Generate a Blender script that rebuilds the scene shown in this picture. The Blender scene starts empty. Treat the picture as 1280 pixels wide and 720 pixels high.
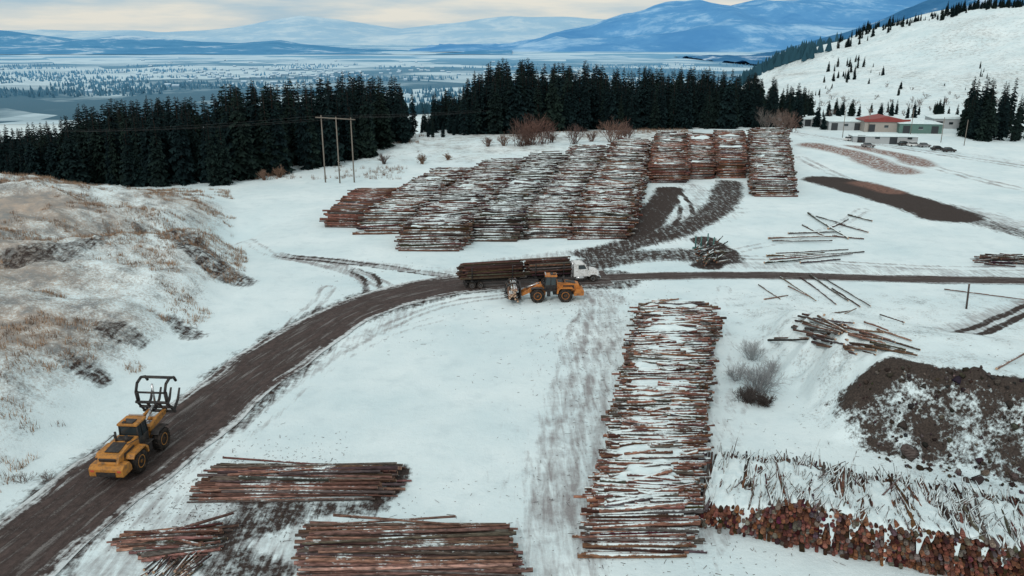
import bpy, bmesh, math, random
import numpy as np
from mathutils import Vector, Matrix
random.seed(7); rng=np.random.default_rng(7)
scene=bpy.context.scene
R=math.radians
# ------------------------------------------------------------ survey (recovers world metres from bearings measured in the photo)
CAM_H=36.0; PITCH=R(17.2); F=1004.0
sp,cp=math.sin(PITCH),math.cos(PITCH)
def ray(px,py):
    u=(px-640)/F; v=(360-py)/F
    return np.array([u,cp+v*sp,v*cp-sp])
def zat(py,Y):
    d=ray(640,py); return CAM_H+d[2]/d[1]*Y
def sstep(a,b,x):
    t=np.clip((x-a)/(b-a),0,1); return t*t*(3-2*t)
_tab=np.random.default_rng(3).random((512,512))
def vn(x,y,s,seed=0):
    x=np.asarray(x,float)/s+seed*17.3; y=np.asarray(y,float)/s+seed*9.7
    xi=np.floor(x).astype(int); yi=np.floor(y).astype(int); fx=x-xi; fy=y-yi
    fx=fx*fx*(3-2*fx); fy=fy*fy*(3-2*fy)
    a=_tab[xi%512,yi%512]; b=_tab[(xi+1)%512,yi%512]; c=_tab[xi%512,(yi+1)%512]; d=_tab[(xi+1)%512,(yi+1)%512]
    return (a*(1-fx)+b*fx)*(1-fy)+(c*(1-fx)+d*fx)*fy
def fbm(x,y,s,seed=0,o=4):
    r=0;a=.5;t=0
    for i in range(o):
        r=r+a*vn(x,y,s,seed+i*5); t+=a; a*=.5; s/=2.03
    return r/t
def hfoot(Y): return np.interp(Y,[20,60,85,105,120,135,150,175,200,230],[-41.5,-41.5,-41,-40,-41,-45,-53,-60,-70,-95])
def yface(X): return 66.6-(X-34)*.55
def height(X,Y):
    X=np.asarray(X,float);Y=np.asarray(Y,float)
    d=hfoot(Y)-X
    lump=fbm(X,Y,14,1)-.5
    h=(4.5*sstep(0,10,d)+4.5*sstep(5,34,d)+4*sstep(25,80,d)+4.2*lump*sstep(2,16,d)+2.2*(fbm(X,Y,4,2)-.5)*sstep(1,8,d))*(1-sstep(150,205,Y))
    h=h-3.8*np.exp(-((X+60-(Y-140)*.35)/5)**2-((Y-140)/22)**2)
    d2=Y-yface(X)
    wob=(fbm(X,Y,5,8)-.5)
    h=h+(7.2+1.2*wob)*sstep(-1.5,4.8,d2+3.0*wob)*(1-sstep(14,46,d2))*sstep(30,36.5,X+4*wob)+1.3*(fbm(X,Y,1.7,18)-.5)*sstep(-2,1,d2)*(1-sstep(5,7,d2))*sstep(32,37,X)
    h=h+2.6*sstep(225,290,Y)*(1-sstep(300,350,Y))*sstep(-75,-30,X)*(1-sstep(90,140,X))*(.6+.8*vn(X,Y,22,4))
    h=h+.0+sstep(26,45,Y)*.35*(fbm(X,Y,18,5)-.5)+.09*(fbm(X,Y,2.2,6,3)-.5)
    a=X/np.maximum(Y,20)
    E=np.interp(a,[-.7,-.3,-.1,0,.25,.33,.65],[205,225,300,340,400,800,1100])
    h=h-8*sstep(0,70,Y-E)-112*sstep(40,1500,Y-E)
    cr=np.interp(X,[185,215,256,292,328,371,456,600,1500],[0,1,10,20,28,46,64,76,90])
    h=h+cr*sstep(400,790,Y)*(1-sstep(820,1500,Y))*(1+.14*(fbm(X,Y,60,9)-.5))+sstep(200,260,X)*sstep(400,500,Y)*(1-sstep(1000,1500,Y))*9*(fbm(X,Y,45,10)-.5)
    return h
_ts=np.geomspace(42,2500,5000)
def G(px,py,z=None):
    d=ray(px,py)
    if z is not None:
        t=(z-CAM_H)/d[2]; return np.array([d[0]*t,d[1]*t,z])
    X=_ts*d[0];Y=_ts*d[1];Z=CAM_H+_ts*d[2]
    g=height(X,Y); i=int(np.argmax(Z<g)); i=max(i,1)
    a=Z[i-1]-g[i-1];b=g[i]-Z[i]; k=a/(a+b+1e-9); t=_ts[i-1]+(_ts[i]-_ts[i-1])*k
    x,y=d[0]*t,d[1]*t
    return np.array([x,y,float(height(x,y))])
def GP(l): return [G(a,b,0)[:2] for a,b in l]
# ------------------------------------------------------------ materials
class MB:
    def __init__(s,name,rough=.85,spec=.15):
        s.mat=bpy.data.materials.new(name); s.mat.use_nodes=True; s.nt=s.mat.node_tree
        s.b=s.nt.nodes['Principled BSDF']; s.b.inputs['Roughness'].default_value=rough
        s.b.inputs['Specular IOR Level'].default_value=spec
        s.geo=None
    def put(s,sock,v):
        if isinstance(v,bpy.types.NodeSocket): s.nt.links.new(v,sock)
        elif isinstance(v,(tuple,list)) and len(v)==3 and sock.type=='RGBA': sock.default_value=(*v,1)
        else: sock.default_value=v
    def n(s,t,**p):
        x=s.nt.nodes.new(t)
        for k,v in p.items(): setattr(x,k,v)
        return x
    def g(s,o='Position'):
        if not s.geo: s.geo=s.n('ShaderNodeNewGeometry')
        return s.geo.outputs[o]
    def nz(s):
        x=s.n('ShaderNodeSeparateXYZ'); s.put(x.inputs[0],s.g('Normal')); return x.outputs[2]
    def mapv(s,v,sc):
        x=s.n('ShaderNodeMapping'); s.put(x.inputs[0],v); x.inputs['Scale'].default_value=sc; return x.outputs[0]
    def noise(s,v,scale,detail=4,rough=.6,dist=0):
        x=s.n('ShaderNodeTexNoise'); s.put(x.inputs['Vector'],v); x.inputs['Scale'].default_value=scale
        x.inputs['Detail'].default_value=detail; x.inputs['Roughness'].default_value=rough; x.inputs['Distortion'].default_value=dist
        return x.outputs[0]
    def rg(s,f,a,b,c=0.,d=1.):
        x=s.n('ShaderNodeMapRange'); s.put(x.inputs[0],f)
        for i,v in enumerate((a,b,c,d)): s.put(x.inputs[i+1],v)
        return x.outputs[0]
    def mix(s,f,a,b):
        x=s.n('ShaderNodeMix',data_type='RGBA'); s.put(x.inputs[0],f); s.put(x.inputs[6],a); s.put(x.inputs[7],b); return x.outputs[2]
    def m(s,op,a,b=0.):
        x=s.n('ShaderNodeMath',operation=op); s.put(x.inputs[0],a); s.put(x.inputs[1],b); return x.outputs[0]
    def at(s,name,o='Fac'):
        x=s.n('ShaderNodeAttribute',attribute_name=name); return x.outputs[o]
    def bump(s,h,strength=.5,dist=.1):
        x=s.n('ShaderNodeBump'); x.inputs['Strength'].default_value=strength; x.inputs['Distance'].default_value=dist
        s.put(x.inputs['Height'],h); s.put(s.b.inputs['Normal'],x.outputs[0])
    def out(s,c): s.put(s.b.inputs['Base Color'],c); return s.mat
def plain(name,col,rough=.6,spec=.3,var=.25,scale=2.,metal=0,dirt=None):
    k=MB(name,rough,spec); f=k.noise(k.g(),scale,5,.65)
    c=k.mix(f,tuple(v*(1-var) for v in col),tuple(min(1,v*(1+var)) for v in col))
    if dirt: c=k.mix(k.rg(k.noise(k.g(),3.1,6,.7),.45,.66,0,.8),c,dirt)
    k.b.inputs['Metallic'].default_value=metal
    return k.out(c)
SNOW_A=(.62,.755,.79); SNOW_B=(.79,.885,.90)
# ground
k=MB('snow_ground',.8,.1); P=k.g()
n1=k.noise(P,.06,4); n2=k.noise(P,1.3,7,.7); n3=k.noise(P,6,4,.7); n4=k.noise(P,.35,5,.65); n5=k.noise(P,3.2,6,.75)
n6=k.noise(k.mapv(P,(1.7,.22,1)),1,6,.65,.6)
snow=k.mix(k.rg(n1,.3,.7),SNOW_A,SNOW_B)
snow=k.mix(k.rg(n4,.50,.75,0,.45),snow,(.50,.62,.66))
snow=k.mix(k.m('MULTIPLY',k.rg(n5,.66,.74),.45),snow,(.35,.33,.32))
tf=k.m('ADD',k.at('track'),k.m('ADD',k.m('MULTIPLY',k.m('SUBTRACT',n2,.5),.7),k.m('ADD',k.m('MULTIPLY',k.m('SUBTRACT',n4,.5),1.1),k.m('MULTIPLY',k.m('SUBTRACT',n6,.5),1.7))))
snow=k.mix(k.m('MULTIPLY',k.rg(tf,.30,1.0),k.rg(k.at('track'),0,.25)),snow,k.mix(n3,(.20,.19,.19),(.42,.43,.44)))
gf=k.m('ADD',k.m('MULTIPLY',k.at('grass'),.42),k.m('ADD',k.m('MULTIPLY',n5,.75),k.m('MULTIPLY',n4,.55)))
gcol=k.mix(k.rg(n4,.35,.65),(.40,.26,.165),(.13,.11,.10))
snow=k.mix(k.m('MULTIPLY',k.rg(gf,.86,1.08,0,.8),k.rg(k.at('grass'),.02,.3)),snow,gcol)
mf=k.m('ADD',k.at('mud'),k.m('ADD',k.m('MULTIPLY',k.m('SUBTRACT',n2,.5),1.1),k.m('MULTIPLY',k.m('SUBTRACT',n6,.5),.9)))
mud_shade_col=k.mix(k.rg(n3,.3,.7),(.018,.015,.014),(.075,.056,.050))
snow=k.mix(k.m('MULTIPLY',k.rg(mf,.35,.72),k.rg(k.at('mud'),0,.2)),snow,mud_shade_col)
# cut earth bank
ff=k.m('ADD',k.at('cut'),k.m('ADD',k.m('MULTIPLY',k.m('SUBTRACT',n2,.5),1.5),k.m('MULTIPLY',k.m('SUBTRACT',n5,.5),1.2)))
snow=k.mix(k.m('MULTIPLY',k.rg(ff,.30,.62),k.rg(k.at('cut'),0,.15)),snow,k.mix(k.rg(n3,.3,.7),(.022,.019,.018),(.085,.066,.056)))
snow=k.mix(k.m('MULTIPLY',k.at('bark'),k.rg(n2,.36,.52)),snow,k.mix(n3,(.13,.065,.05),(.28,.16,.125)))
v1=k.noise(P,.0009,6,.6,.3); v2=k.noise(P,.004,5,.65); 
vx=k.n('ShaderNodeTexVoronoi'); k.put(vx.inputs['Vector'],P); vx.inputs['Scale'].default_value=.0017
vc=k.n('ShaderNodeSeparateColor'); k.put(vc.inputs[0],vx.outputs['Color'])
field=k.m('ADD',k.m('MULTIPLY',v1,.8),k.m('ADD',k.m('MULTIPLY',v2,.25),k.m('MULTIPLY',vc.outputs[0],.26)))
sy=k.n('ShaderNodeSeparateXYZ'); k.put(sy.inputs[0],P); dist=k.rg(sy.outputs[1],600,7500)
wood=k.mix(dist,(.035,.09,.12),(.15,.37,.57)); opn=k.mix(dist,(.50,.64,.70),(.50,.68,.80))  # air haze painted in: woods and fields turn bluer with distance
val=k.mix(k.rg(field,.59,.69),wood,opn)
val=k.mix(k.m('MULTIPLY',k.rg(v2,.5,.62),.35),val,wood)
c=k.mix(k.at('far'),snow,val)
k.bump(k.m('ADD',k.m('MULTIPLY',n2,.7),k.m('SUBTRACT',k.m('MULTIPLY',n3,.35),k.m('MULTIPLY',k.at('track'),.6))),.6,.25)
M_ground=k.out(c)
# road
k=MB('dirt_road_surface',.75,.2); P=k.g()
uv=k.n('ShaderNodeUVMap'); s=k.n('ShaderNodeSeparateXYZ'); k.put(s.inputs[0],uv.outputs[0])
au=k.m('ABSOLUTE',s.outputs[0])
st=k.noise(k.mapv(uv.outputs[0],(7,.12,0)),1,5,.6); n2=k.noise(P,1.6,7,.7); n3=k.noise(P,7,4,.7)
c=k.mix(k.rg(n2,.3,.7),(.042,.030,.028),(.110,.080,.073))
c=k.mix(k.rg(st,.42,.62,0,.8),c,(.018,.013,.012))
c=k.mix(k.m('MULTIPLY',k.rg(k.m('ADD',st,k.m('MULTIPLY',n3,.3)),.68,.80),.55),c,(.30,.28,.27))
e=k.m('ADD',au,k.m('ADD',k.m('MULTIPLY',k.m('SUBTRACT',n2,.5),.8),k.m('MULTIPLY',k.m('SUBTRACT',st,.5),1.1)))
c=k.mix(k.rg(e,.80,1.02),c,k.mix(n3,(.45,.46,.47),SNOW_B))
k.bump(k.m('ADD',n3,k.m('MULTIPLY',st,2)),.7,.15); M_road=k.out(c)
def logmat(name,lo,hi,dark=1.):
    k=MB(name,.85,.1); P=k.g()
    n1=k.noise(P,.5,4,.6); n2=k.noise(P,3.5,5,.7)
    base=k.mix(k.rg(k.noise(k.mapv(P,(1,6,6)),1.5,4),.3,.7),(.03,.022,.02),k.at('lc','Color'))
    f=k.m('ADD',k.nz(),k.m('ADD',k.m('MULTIPLY',k.m('SUBTRACT',n1,.5),1.8),k.m('MULTIPLY',k.m('SUBTRACT',n2,.5),1.3)))
    c=k.mix(k.rg(f,lo,hi),base,(.72,.82,.835)); k.bump(n2,.4,.05); return k.out(c)
M_logH=logmat('snowy_bark',.45,.70); M_logN=logmat('half_snowy_bark',.66,.90); M_logM=logmat('dusted_bark',.80,1.04); M_logS=logmat('lightly_dusted_bark',.96,1.22); M_logL=logmat('bare_bark',1.15,1.5)
k=MB('log_end_wood',.8,.1); c=k.mix(k.noise(k.g(),4,3),(.09,.04,.026),(.32,.17,.11)); M_end=k.out(c)
k=MB('log_end_dark',.85,.1); c=k.mix(k.rg(k.noise(k.g(),4.5,4,.7),.32,.62),(.014,.010,.009),k.at('lc','Color')); M_endD=k.out(c)
k=MB('log_end_fresh',.8,.1); c=k.mix(k.noise(k.g(),4,3),(.32,.19,.12),(.58,.42,.30)); M_endF=k.out(c)
k=MB('snow_cover',.8,.1); n=k.noise(k.g(),1.2,6,.7)
c=k.mix(k.rg(n,.3,.7),(.62,.75,.78),(.79,.885,.895)); k.bump(n,.6,.2); M_cover=k.out(c)
# conifer
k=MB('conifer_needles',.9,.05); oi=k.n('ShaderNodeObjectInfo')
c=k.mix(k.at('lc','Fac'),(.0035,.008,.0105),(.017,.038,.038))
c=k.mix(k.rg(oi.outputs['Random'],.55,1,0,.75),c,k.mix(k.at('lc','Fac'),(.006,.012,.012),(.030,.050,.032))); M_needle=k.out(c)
M_bark=plain('conifer_bark',(.05,.035,.03),.9,.1)
# ------------------------------------------------------------ mesh helpers
def mesh_np(name,verts,groups,mats,attrs=None,smooth=(),parent=None,link=True):
    me=bpy.data.meshes.new(name); verts=np.asarray(verts,np.float32)
    loops=np.concatenate([g.ravel() for g,_ in groups]).astype(np.int32)
    starts=[];o=0;mi=[];sm=[]
    for gi,(g,m) in enumerate(groups):
        n,w=g.shape; starts.append(o+np.arange(n)*w); o+=n*w; mi.append(np.full(n,m)); sm.append(np.full(n,gi in smooth))
    starts=np.concatenate(starts).astype(np.int32)
    me.vertices.add(len(verts)); me.vertices.foreach_set('co',verts.ravel())
    me.loops.add(len(loops)); me.loops.foreach_set('vertex_index',loops)
    me.polygons.add(len(starts)); me.polygons.foreach_set('loop_start',starts)
    for m in mats: me.materials.append(m)
    me.polygons.foreach_set('material_index',np.concatenate(mi).astype(np.int32))
    me.polygons.foreach_set('use_smooth',np.concatenate(sm))
    me.update(calc_edges=True)
    for an,av in (attrs or {}).items():
        av=np.asarray(av,np.float32)
        if av.ndim==1: a=me.attributes.new(an,'FLOAT','POINT'); a.data.foreach_set('value',av)
        else:
            a=me.attributes.new(an,'FLOAT_COLOR','POINT')
            if av.shape[1]==3: av=np.concatenate([av,np.ones((len(av),1),np.float32)],1)
            a.data.foreach_set('color',av.ravel())
    me.validate()
    if not link: return me
    ob=bpy.data.objects.new(name,me); scene.collection.objects.link(ob)
    if parent: ob.parent=parent
    return ob
def grid_faces(nx,ny):
    i=np.arange(nx-1)[None,:]; j=np.arange(ny-1)[:,None]; a=(j*nx+i).ravel()
    return np.stack([a,a+1,a+nx+1,a+nx],1)
def sticks(name,p0,p1,r0,r1,col,mats,S=7,bend=.0,parent=None,link=True,extra=None):
    p0=np.asarray(p0,float);p1=np.asarray(p1,float);N=len(p0)
    r0=np.broadcast_to(r0,(N,)).astype(float);r1=np.broadcast_to(r1,(N,)).astype(float)
    d=p1-p0; L=np.linalg.norm(d,axis=1,keepdims=True); d=d/np.maximum(L,1e-6)
    ref=np.where(np.abs(d[:,2:3])>.95,np.array([[1.,0,0]]),np.array([[0,0,1.]]))
    u=np.cross(d,ref);u/=np.linalg.norm(u,axis=1,keepdims=True);w=np.cross(u,d)
    off=(rng.normal(0,1,(N,1))*u+rng.normal(0,.4,(N,1))*w)*bend*L
    C=np.stack([p0,(p0+p1)/2+off,p1],1); Rr=np.stack([r0,(r0+r1)/2,r1],1)
    a=np.arange(S)*2*math.pi/S
    V=C[:,:,None,:]+Rr[:,:,None,None]*(np.cos(a)[None,None,:,None]*u[:,None,None,:]+np.sin(a)[None,None,:,None]*w[:,None,None,:])
    V=V.reshape(-1,3); base=(np.arange(N)*3*S)[:,None,None]
    kk=np.arange(S);k2=(kk+1)%S
    q=[]
    for rr in (0,1):
        q.append(np.stack([kk+rr*S,kk+(rr+1)*S,k2+(rr+1)*S,k2+rr*S],1))
    Q=(base+np.concatenate(q)[None]).reshape(-1,4)
    c0=(base[:,0]+kk[None]); c1=(base[:,0]+2*S+kk[::-1][None])
    col=np.repeat(np.asarray(col,float),3*S,axis=0)
    return mesh_np(name,V,[(Q,0),(np.concatenate([c0,c1]),len(mats)-1)],mats,{'lc':col},smooth=(0,),parent=parent,link=link)
def barkcols(n,base=(.20,.095,.065),v=.45):
    b=np.array(base)[None]*(1+rng.normal(0,v,(n,1))).clip(.3,2.2)
    g=rng.random((n,1))<.25; b=np.where(g,np.array([[.17,.14,.125]])*(.6+.9*rng.random((n,1))),b)
    return (b+rng.normal(0,.01,(n,3))).clip(.01,.8)
def empty(name,loc=(0,0,0),rot=0):
    e=bpy.data.objects.new(name,None); e.location=loc; e.rotation_euler=(0,0,rot); e.empty_display_size=.5
    scene.collection.objects.link(e); return e
# ------------------------------------------------------------ terrain
def axis(pts):
    out=[pts[0][0]]
    for (a,st),(b,_) in zip(pts[:-1],pts[1:]):
        n=max(1,int(round((b-a)/st))); out+=list(np.linspace(a,b,n+1)[1:])
    return np.array(out)
xs=axis([(-40000,4000),(-8000,800),(-1600,100),(-400,12),(-150,.9),(-75,.40),(75,.9),(170,4),(520,14),(900,100),(2000,900),(8000,4000),(40000,1)])
ys=axis([(-400,60),(0,8),(32,.36),(125,.6),(200,1.1),(340,4),(460,7),(900,50),(2500,400),(9000,2000),(40000,1)])
X,Y=np.meshgrid(xs,ys); Z=height(X,Y)
Xf,Yf=X.ravel(),Y.ravel()
def pdist(pts,maxd=14):
    D=np.full(Xf.shape,1e9); P=np.array(pts)
    m=(Xf>P[:,0].min()-maxd)&(Xf<P[:,0].max()+maxd)&(Yf>P[:,1].min()-maxd)&(Yf<P[:,1].max()+maxd)
    x=Xf[m];y=Yf[m];dd=np.full(x.shape,1e9)
    for a,b in zip(P[:-1],P[1:]):
        v=b-a;L=max(v@v,1e-9);t=np.clip(((x-a[0])*v[0]+(y-a[1])*v[1])/L,0,1)
        dd=np.minimum(dd,np.hypot(x-a[0]-t*v[0],y-a[1]-t*v[1]))
    D[m]=dd; return D
def smooth_line(P,n=8):
    P=[np.array(p) for p in P]; P=[2*P[0]-P[1]]+P+[2*P[-1]-P[-2]]; o=[]
    for i in range(1,len(P)-2):
        for j in range(n):
            t=j/n; a,b,c,d=P[i-1:i+3]
            o.append(.5*((2*b)+(-a+c)*t+(2*a-5*b+4*c-d)*t*t+(-a+3*b-3*c+d)*t**3))
    o.append(P[-2]); return o
mud=np.zeros(Xf.shape);track=np.zeros(Xf.shape);grass=np.zeros(Xf.shape);bark=np.zeros(Xf.shape)
warp=(fbm(Xf,Yf,6,30)-.5)*3
def ruts(l,gauge=.95,w=.28,amt=.8,tgt='track',soft=.45):
    global track,mud
    d=pdist(smooth_line(GP(l)))+.5*(vn(Xf,Yf,3,41)-.5); v=amt*(.6+.7*vn(Xf,Yf,5,44))*(1-sstep(w,w+soft,np.abs(d-gauge)))
    if tgt=='track': track=np.maximum(track,v)
    else: mud=np.maximum(mud,v)
def band(l,w,soft,amt,tgt):
    global track,mud,bark
    d=pdist(smooth_line(GP(l)),w+soft+6)+warp*min(1,w/3); v=amt*(1-sstep(w,w+soft,d))
    if tgt=='track': track=np.maximum(track,v)
    elif tgt=='mud': mud=np.maximum(mud,v)
    else: bark=np.maximum(bark,v)
ROAD=[(-230,860),(-90,770),(22,690),(137,600),(225,540),(300,480),(370,430),(440,390),(510,367),(580,355),(670,350),(760,347)]
RE=[(760,347),(860,345),(960,345),(1060,347),(1160,349),(1290,352),(1420,356)]
band(ROAD,4.3,2.5,.62,'mud'); band(RE,1.6,1.8,.5,'mud')
sh=[(60,735),(150,660),(265,555),(350,490),(430,435),(500,402),(560,380),(640,368)]
ruts(sh,.8,.2,.66); ruts([(100,720),(220,610),(310,540),(400,465),(480,420),(560,395)],.9,.12,.4)
band([(110,690),(250,560),(380,465),(500,392)],.9,2.2,.42,'track')
ruts([(450,392),(468,370),(462,352),(440,338),(400,328),(350,320)],1.0,.35,.85); band([(350,320),(440,328),(560,345)],.5,1.6,.85,'track'); ruts([(350,319),(440,329),(560,345)],.8,.25,.75,'mud')
ruts([(350,318),(420,335),(470,352),(500,368)],1,.3,.8); ruts([(410,360),(395,380),(350,420)],.9,.3,.6)
ruts([(440,390),(462,372),(464,350),(444,338)],1,.3,.7,'mud')
ruts([(300,290),(340,318),(420,327),(560,338)],.9,.3,.55)
T=[(742,366),(752,385),(742,420),(728,470),(712,530),(702,590),(700,650),(704,740)]
band(T,2.0,3.0,.50,'track'); ruts(T,1.1,.3,.8)
ruts([(770,372),(768,400),(752,440),(742,500),(732,560),(722,640),(722,740)],1.0,.25,.7)
ruts([(745,372),(722,410),(704,470),(690,540),(680,620),(676,740)],.9,.18,.6)
band([(700,340),(760,325),(830,318),(900,322)],2.6,4,.70,'mud'); band([(740,318),(800,302),(860,282),(900,258),(912,228)],2.4,3.6,.74,'mud')
band([(790,296),(815,270),(838,236)],2.2,3,.85,'mud'); ruts([(840,235),(858,262),(840,290),(770,312)],1.3,.4,.8,'mud'); band([(860,232),(880,250),(860,280)],2,4,.5,'track')
band([(800,296),(890,262)],5,6,.5,'track')
band([(560,338),(640,325),(720,315),(780,305)],1,3,.5,'track')
ruts([(750,330),(860,322),(960,322),(1080,330),(1200,335),(1300,335)],1.1,.3,.75); band([(880,330),(1000,333),(1120,338),(1290,344)],1.2,3,.5,'track')
ruts([(900,318),(980,300),(1040,285),(1080,262)],1,.3,.5)
ruts([(1000,200),(1090,235),(1180,262),(1290,285)],1.3,.6,.7)
band([(1040,226),(1075,235),(1110,245),(1165,262),(1185,270)],5,5,1.0,'mud'); band([(1190,262),(1240,276),(1300,292)],3,8,.6,'track'); band([(1190,268),(1240,282),(1300,298)],1,6,.6,'mud')
band([(1075,229),(1115,240)],2,2.5,1,'bark'); band([(1018,189),(1070,197),(1125,214)],3.5,4,1,'bark'); band([(1075,187),(1130,197),(1150,206)],2.5,4,1,'bark')
ruts([(1130,200),(1200,218),(1290,240)],1.5,.8,.7); ruts([(990,172),(1100,182),(1290,210)],2,1,.7)
band([(1000,176),(1150,186),(1290,205)],2,6,.35,'track')
band([(215,640),(240,665),(300,640)],1.5,3,.6,'track'); band([(230,690),(300,660),(360,640)],1.2,3,.68,'mud'); band([(120,690),(200,720),(270,740)],1,3,.55,'track')
band([(270,700),(330,720)],1.5,2,.66,'mud'); band([(500,590),(490,612),(460,632)],.6,1.2,.75,'mud'); band([(300,634),(380,636),(470,636)],.5,1.3,.65,'mud')
band([(235,640),(330,655),(370,690),(340,730)],1.5,4,.56,'track')
ruts([(350,620),(300,660),(240,720)],.9,.3,.7)
ruts([(560,700),(620,600),(650,500),(690,420),(730,380)],.9,.1,.28); ruts([(880,720),(900,600),(905,480),(900,400),(905,360)],.9,.12,.42)
ruts([(970,420),(930,470),(915,540),(890,620)],.9,.12,.4)
ruts([(1150,450),(1180,430),(1230,410),(1290,384)],1,.4,.8,'mud'); band([(1150,440),(1200,412),(1290,380)],.8,3,.7,'track')
band([(1230,325),(1300,328)],1,2,.8,'mud')
band([(880,300),(905,318),(885,332)],1.8,1.5,.8,'mud'); band([(1010,436),(1080,430),(1130,446)],.6,2,.55,'track')
band([(735,700),(738,640),(745,560),(755,470),(775,410)],.3,1.6,.5,'track'); band([(880,690),(880,560),(882,470),(895,380)],.2,1.0,.5,'track')
def bandh(l,w,soft,amt):
    global mud
    d=pdist([G(a,b)[:2] for a,b in l],w+soft+6)+warp*.6; mud=np.maximum(mud,amt*(1-sstep(w,w+soft,d)))
for l,w in (([(228,292),(250,315),(282,345)],2.2),([(240,300),(275,330),(300,352)],1.6),([(20,322),(60,316),(105,303)],1.2),([(140,410),(165,420)],1.0),([(120,300),(180,290)],.5),([(215,400),(240,420)],.4),([(95,455),(120,470)],.4)):
    bandh(l,w,2.6,.62)  # first two bands paint the gully bank's shade into the mud mask
d=hfoot(Yf)-Xf
onhill=sstep(-1.5,7,d)*(1-sstep(165,215,Yf)); grass=np.maximum(grass,onhill*(.36+1.25*fbm(Xf,Yf,16,21)*(.6+.4*sstep(5,25,d))))
grass=np.maximum(grass,sstep(205,270,Yf)*(1-sstep(340,400,Yf))*(1-sstep(60,120,Xf))*(.1+1.0*fbm(Xf,Yf,20,22)))
grass=np.maximum(grass,.55*sstep(380,480,Yf)*(1-sstep(900,1300,Yf))*sstep(100,200,Xf)*(.4+1.0*fbm(Xf,Yf,40,23)))
grass=np.maximum(grass,.45*sstep(20,34,Xf)*(1-sstep(112,118,Yf)))
d2=Yf-yface(Xf); wob=(fbm(Xf,Yf,5,8)-.5); wob2=fbm(Xf,Yf,2.2,33)
cut=sstep(-2.2,-.4,d2+3*wob)*(1-sstep(5.0,6.2,d2+3*wob))*sstep(30.5,34,Xf+4*wob)
cut=cut*(.62+.40*sstep(2.0,5,d2+3*wob)+.9*(wob2-.5))
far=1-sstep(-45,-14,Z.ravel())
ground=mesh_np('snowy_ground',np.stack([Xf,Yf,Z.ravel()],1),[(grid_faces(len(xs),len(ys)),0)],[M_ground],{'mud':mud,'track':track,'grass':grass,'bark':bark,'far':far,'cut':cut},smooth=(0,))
# roads
def ribbon(name,line,w,mat,nc=20,lift=.03):
    P=smooth_line(GP(line),12); D=[P[0]]
    for a,b in zip(P[:-1],P[1:]):
        n=max(1,int(np.linalg.norm(b-a)/.5)); D+=[a+(b-a)*i/n for i in range(1,n+1)]
    D=np.array(D); T=np.gradient(D,axis=0); T/=np.linalg.norm(T,axis=1,keepdims=True); Nn=np.stack([-T[:,1],T[:,0]],1)
    s=np.concatenate([[0],np.cumsum(np.linalg.norm(np.diff(D,axis=0),axis=1))])
    a=np.linspace(-1,1,nc); ww=w*(1+.16*(vn(s,s*0,5,3)-.5))
    V=D[:,None,:]+Nn[:,None,:]*(a[None,:,None]*ww[:,None,None]); zz=height(V[...,0],V[...,1])+lift+.03*(1-np.abs(a))[None]
    zz-=.07*np.exp(-((np.abs(a)[None]-.42)/.1)**2)*0.4
    V=np.concatenate([V,zz[...,None]],2); ny=len(D)
    ob=mesh_np(name,V.reshape(-1,3),[(grid_faces(nc,ny),0)],[mat],smooth=(0,))
    uvl=ob.data.uv_layers.new(name='UVMap'); vi=np.zeros(len(ob.data.loops),np.int32); ob.data.loops.foreach_get('vertex_index',vi)
    U=np.stack([np.tile(a,ny),np.repeat(s,nc)],1)[vi]; uvl.data.foreach_set('uv',U.astype(np.float32).ravel()); return ob
ribbon('dirt_road',ROAD,4.6,M_road,lift=.08); ribbon('dirt_road',RE,2.1,M_road,lift=.07)
# ------------------------------------------------------------ distant mountains
def mtn(name,Yd,depth,prof,zb,cols,nscale,amp,seed,thr=(.52,.66),nx=260,ny=40,ystr=1.):
    px=np.linspace(prof[0][0],prof[-1][0],nx); pz=np.array([zat(p,Yd) for p in np.interp(px,[a for a,_ in prof],[b for _,b in prof])])
    xx=np.array([ray(p,49)[0]/ray(p,49)[1]*Yd for p in px]); yy=np.linspace(Yd-depth,Yd+depth*.6,ny)
    XX,YY=np.meshgrid(xx,yy); t=np.where(YY<Yd,(YY-(Yd-depth))/depth,1-(YY-Yd)/(depth*.6)).clip(0,1)
    rid=1-np.abs(2*fbm(XX,YY,nscale,seed,5)-1)
    Zz=zb+(np.maximum(pz,zb+5)[None]-zb)*(t**1.1)+amp*(rid-.75)*np.sqrt(t*(1.25-t)+.01)*1.5
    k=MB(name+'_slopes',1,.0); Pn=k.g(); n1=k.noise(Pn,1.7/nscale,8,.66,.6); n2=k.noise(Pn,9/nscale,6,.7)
    z=k.nz(); c=k.mix(k.rg(k.m('ADD',n1,k.m('MULTIPLY',n2,.35)),.52,.82),cols[0],cols[1])  # cols hold blue distance haze baked into the slope colours
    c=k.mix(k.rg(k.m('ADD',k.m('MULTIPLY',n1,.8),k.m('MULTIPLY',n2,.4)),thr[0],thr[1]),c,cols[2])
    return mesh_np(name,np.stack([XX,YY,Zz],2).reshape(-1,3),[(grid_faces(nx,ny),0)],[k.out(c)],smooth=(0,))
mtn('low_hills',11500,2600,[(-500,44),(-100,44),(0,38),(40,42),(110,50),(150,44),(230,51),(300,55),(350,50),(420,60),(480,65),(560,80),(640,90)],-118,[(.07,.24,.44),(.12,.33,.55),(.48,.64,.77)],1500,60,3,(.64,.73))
mtn('far_mountains',30000,6000,[(-800,44),(-200,42),(60,36),(200,40),(300,32),(380,20),(430,24),(500,36),(560,30),(640,20),(700,20),(800,26),(1200,30),(1900,30)],-150,[(.31,.51,.68),(.40,.58,.72),(.60,.72,.79)],4500,260,5,(.58,.80))
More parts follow.
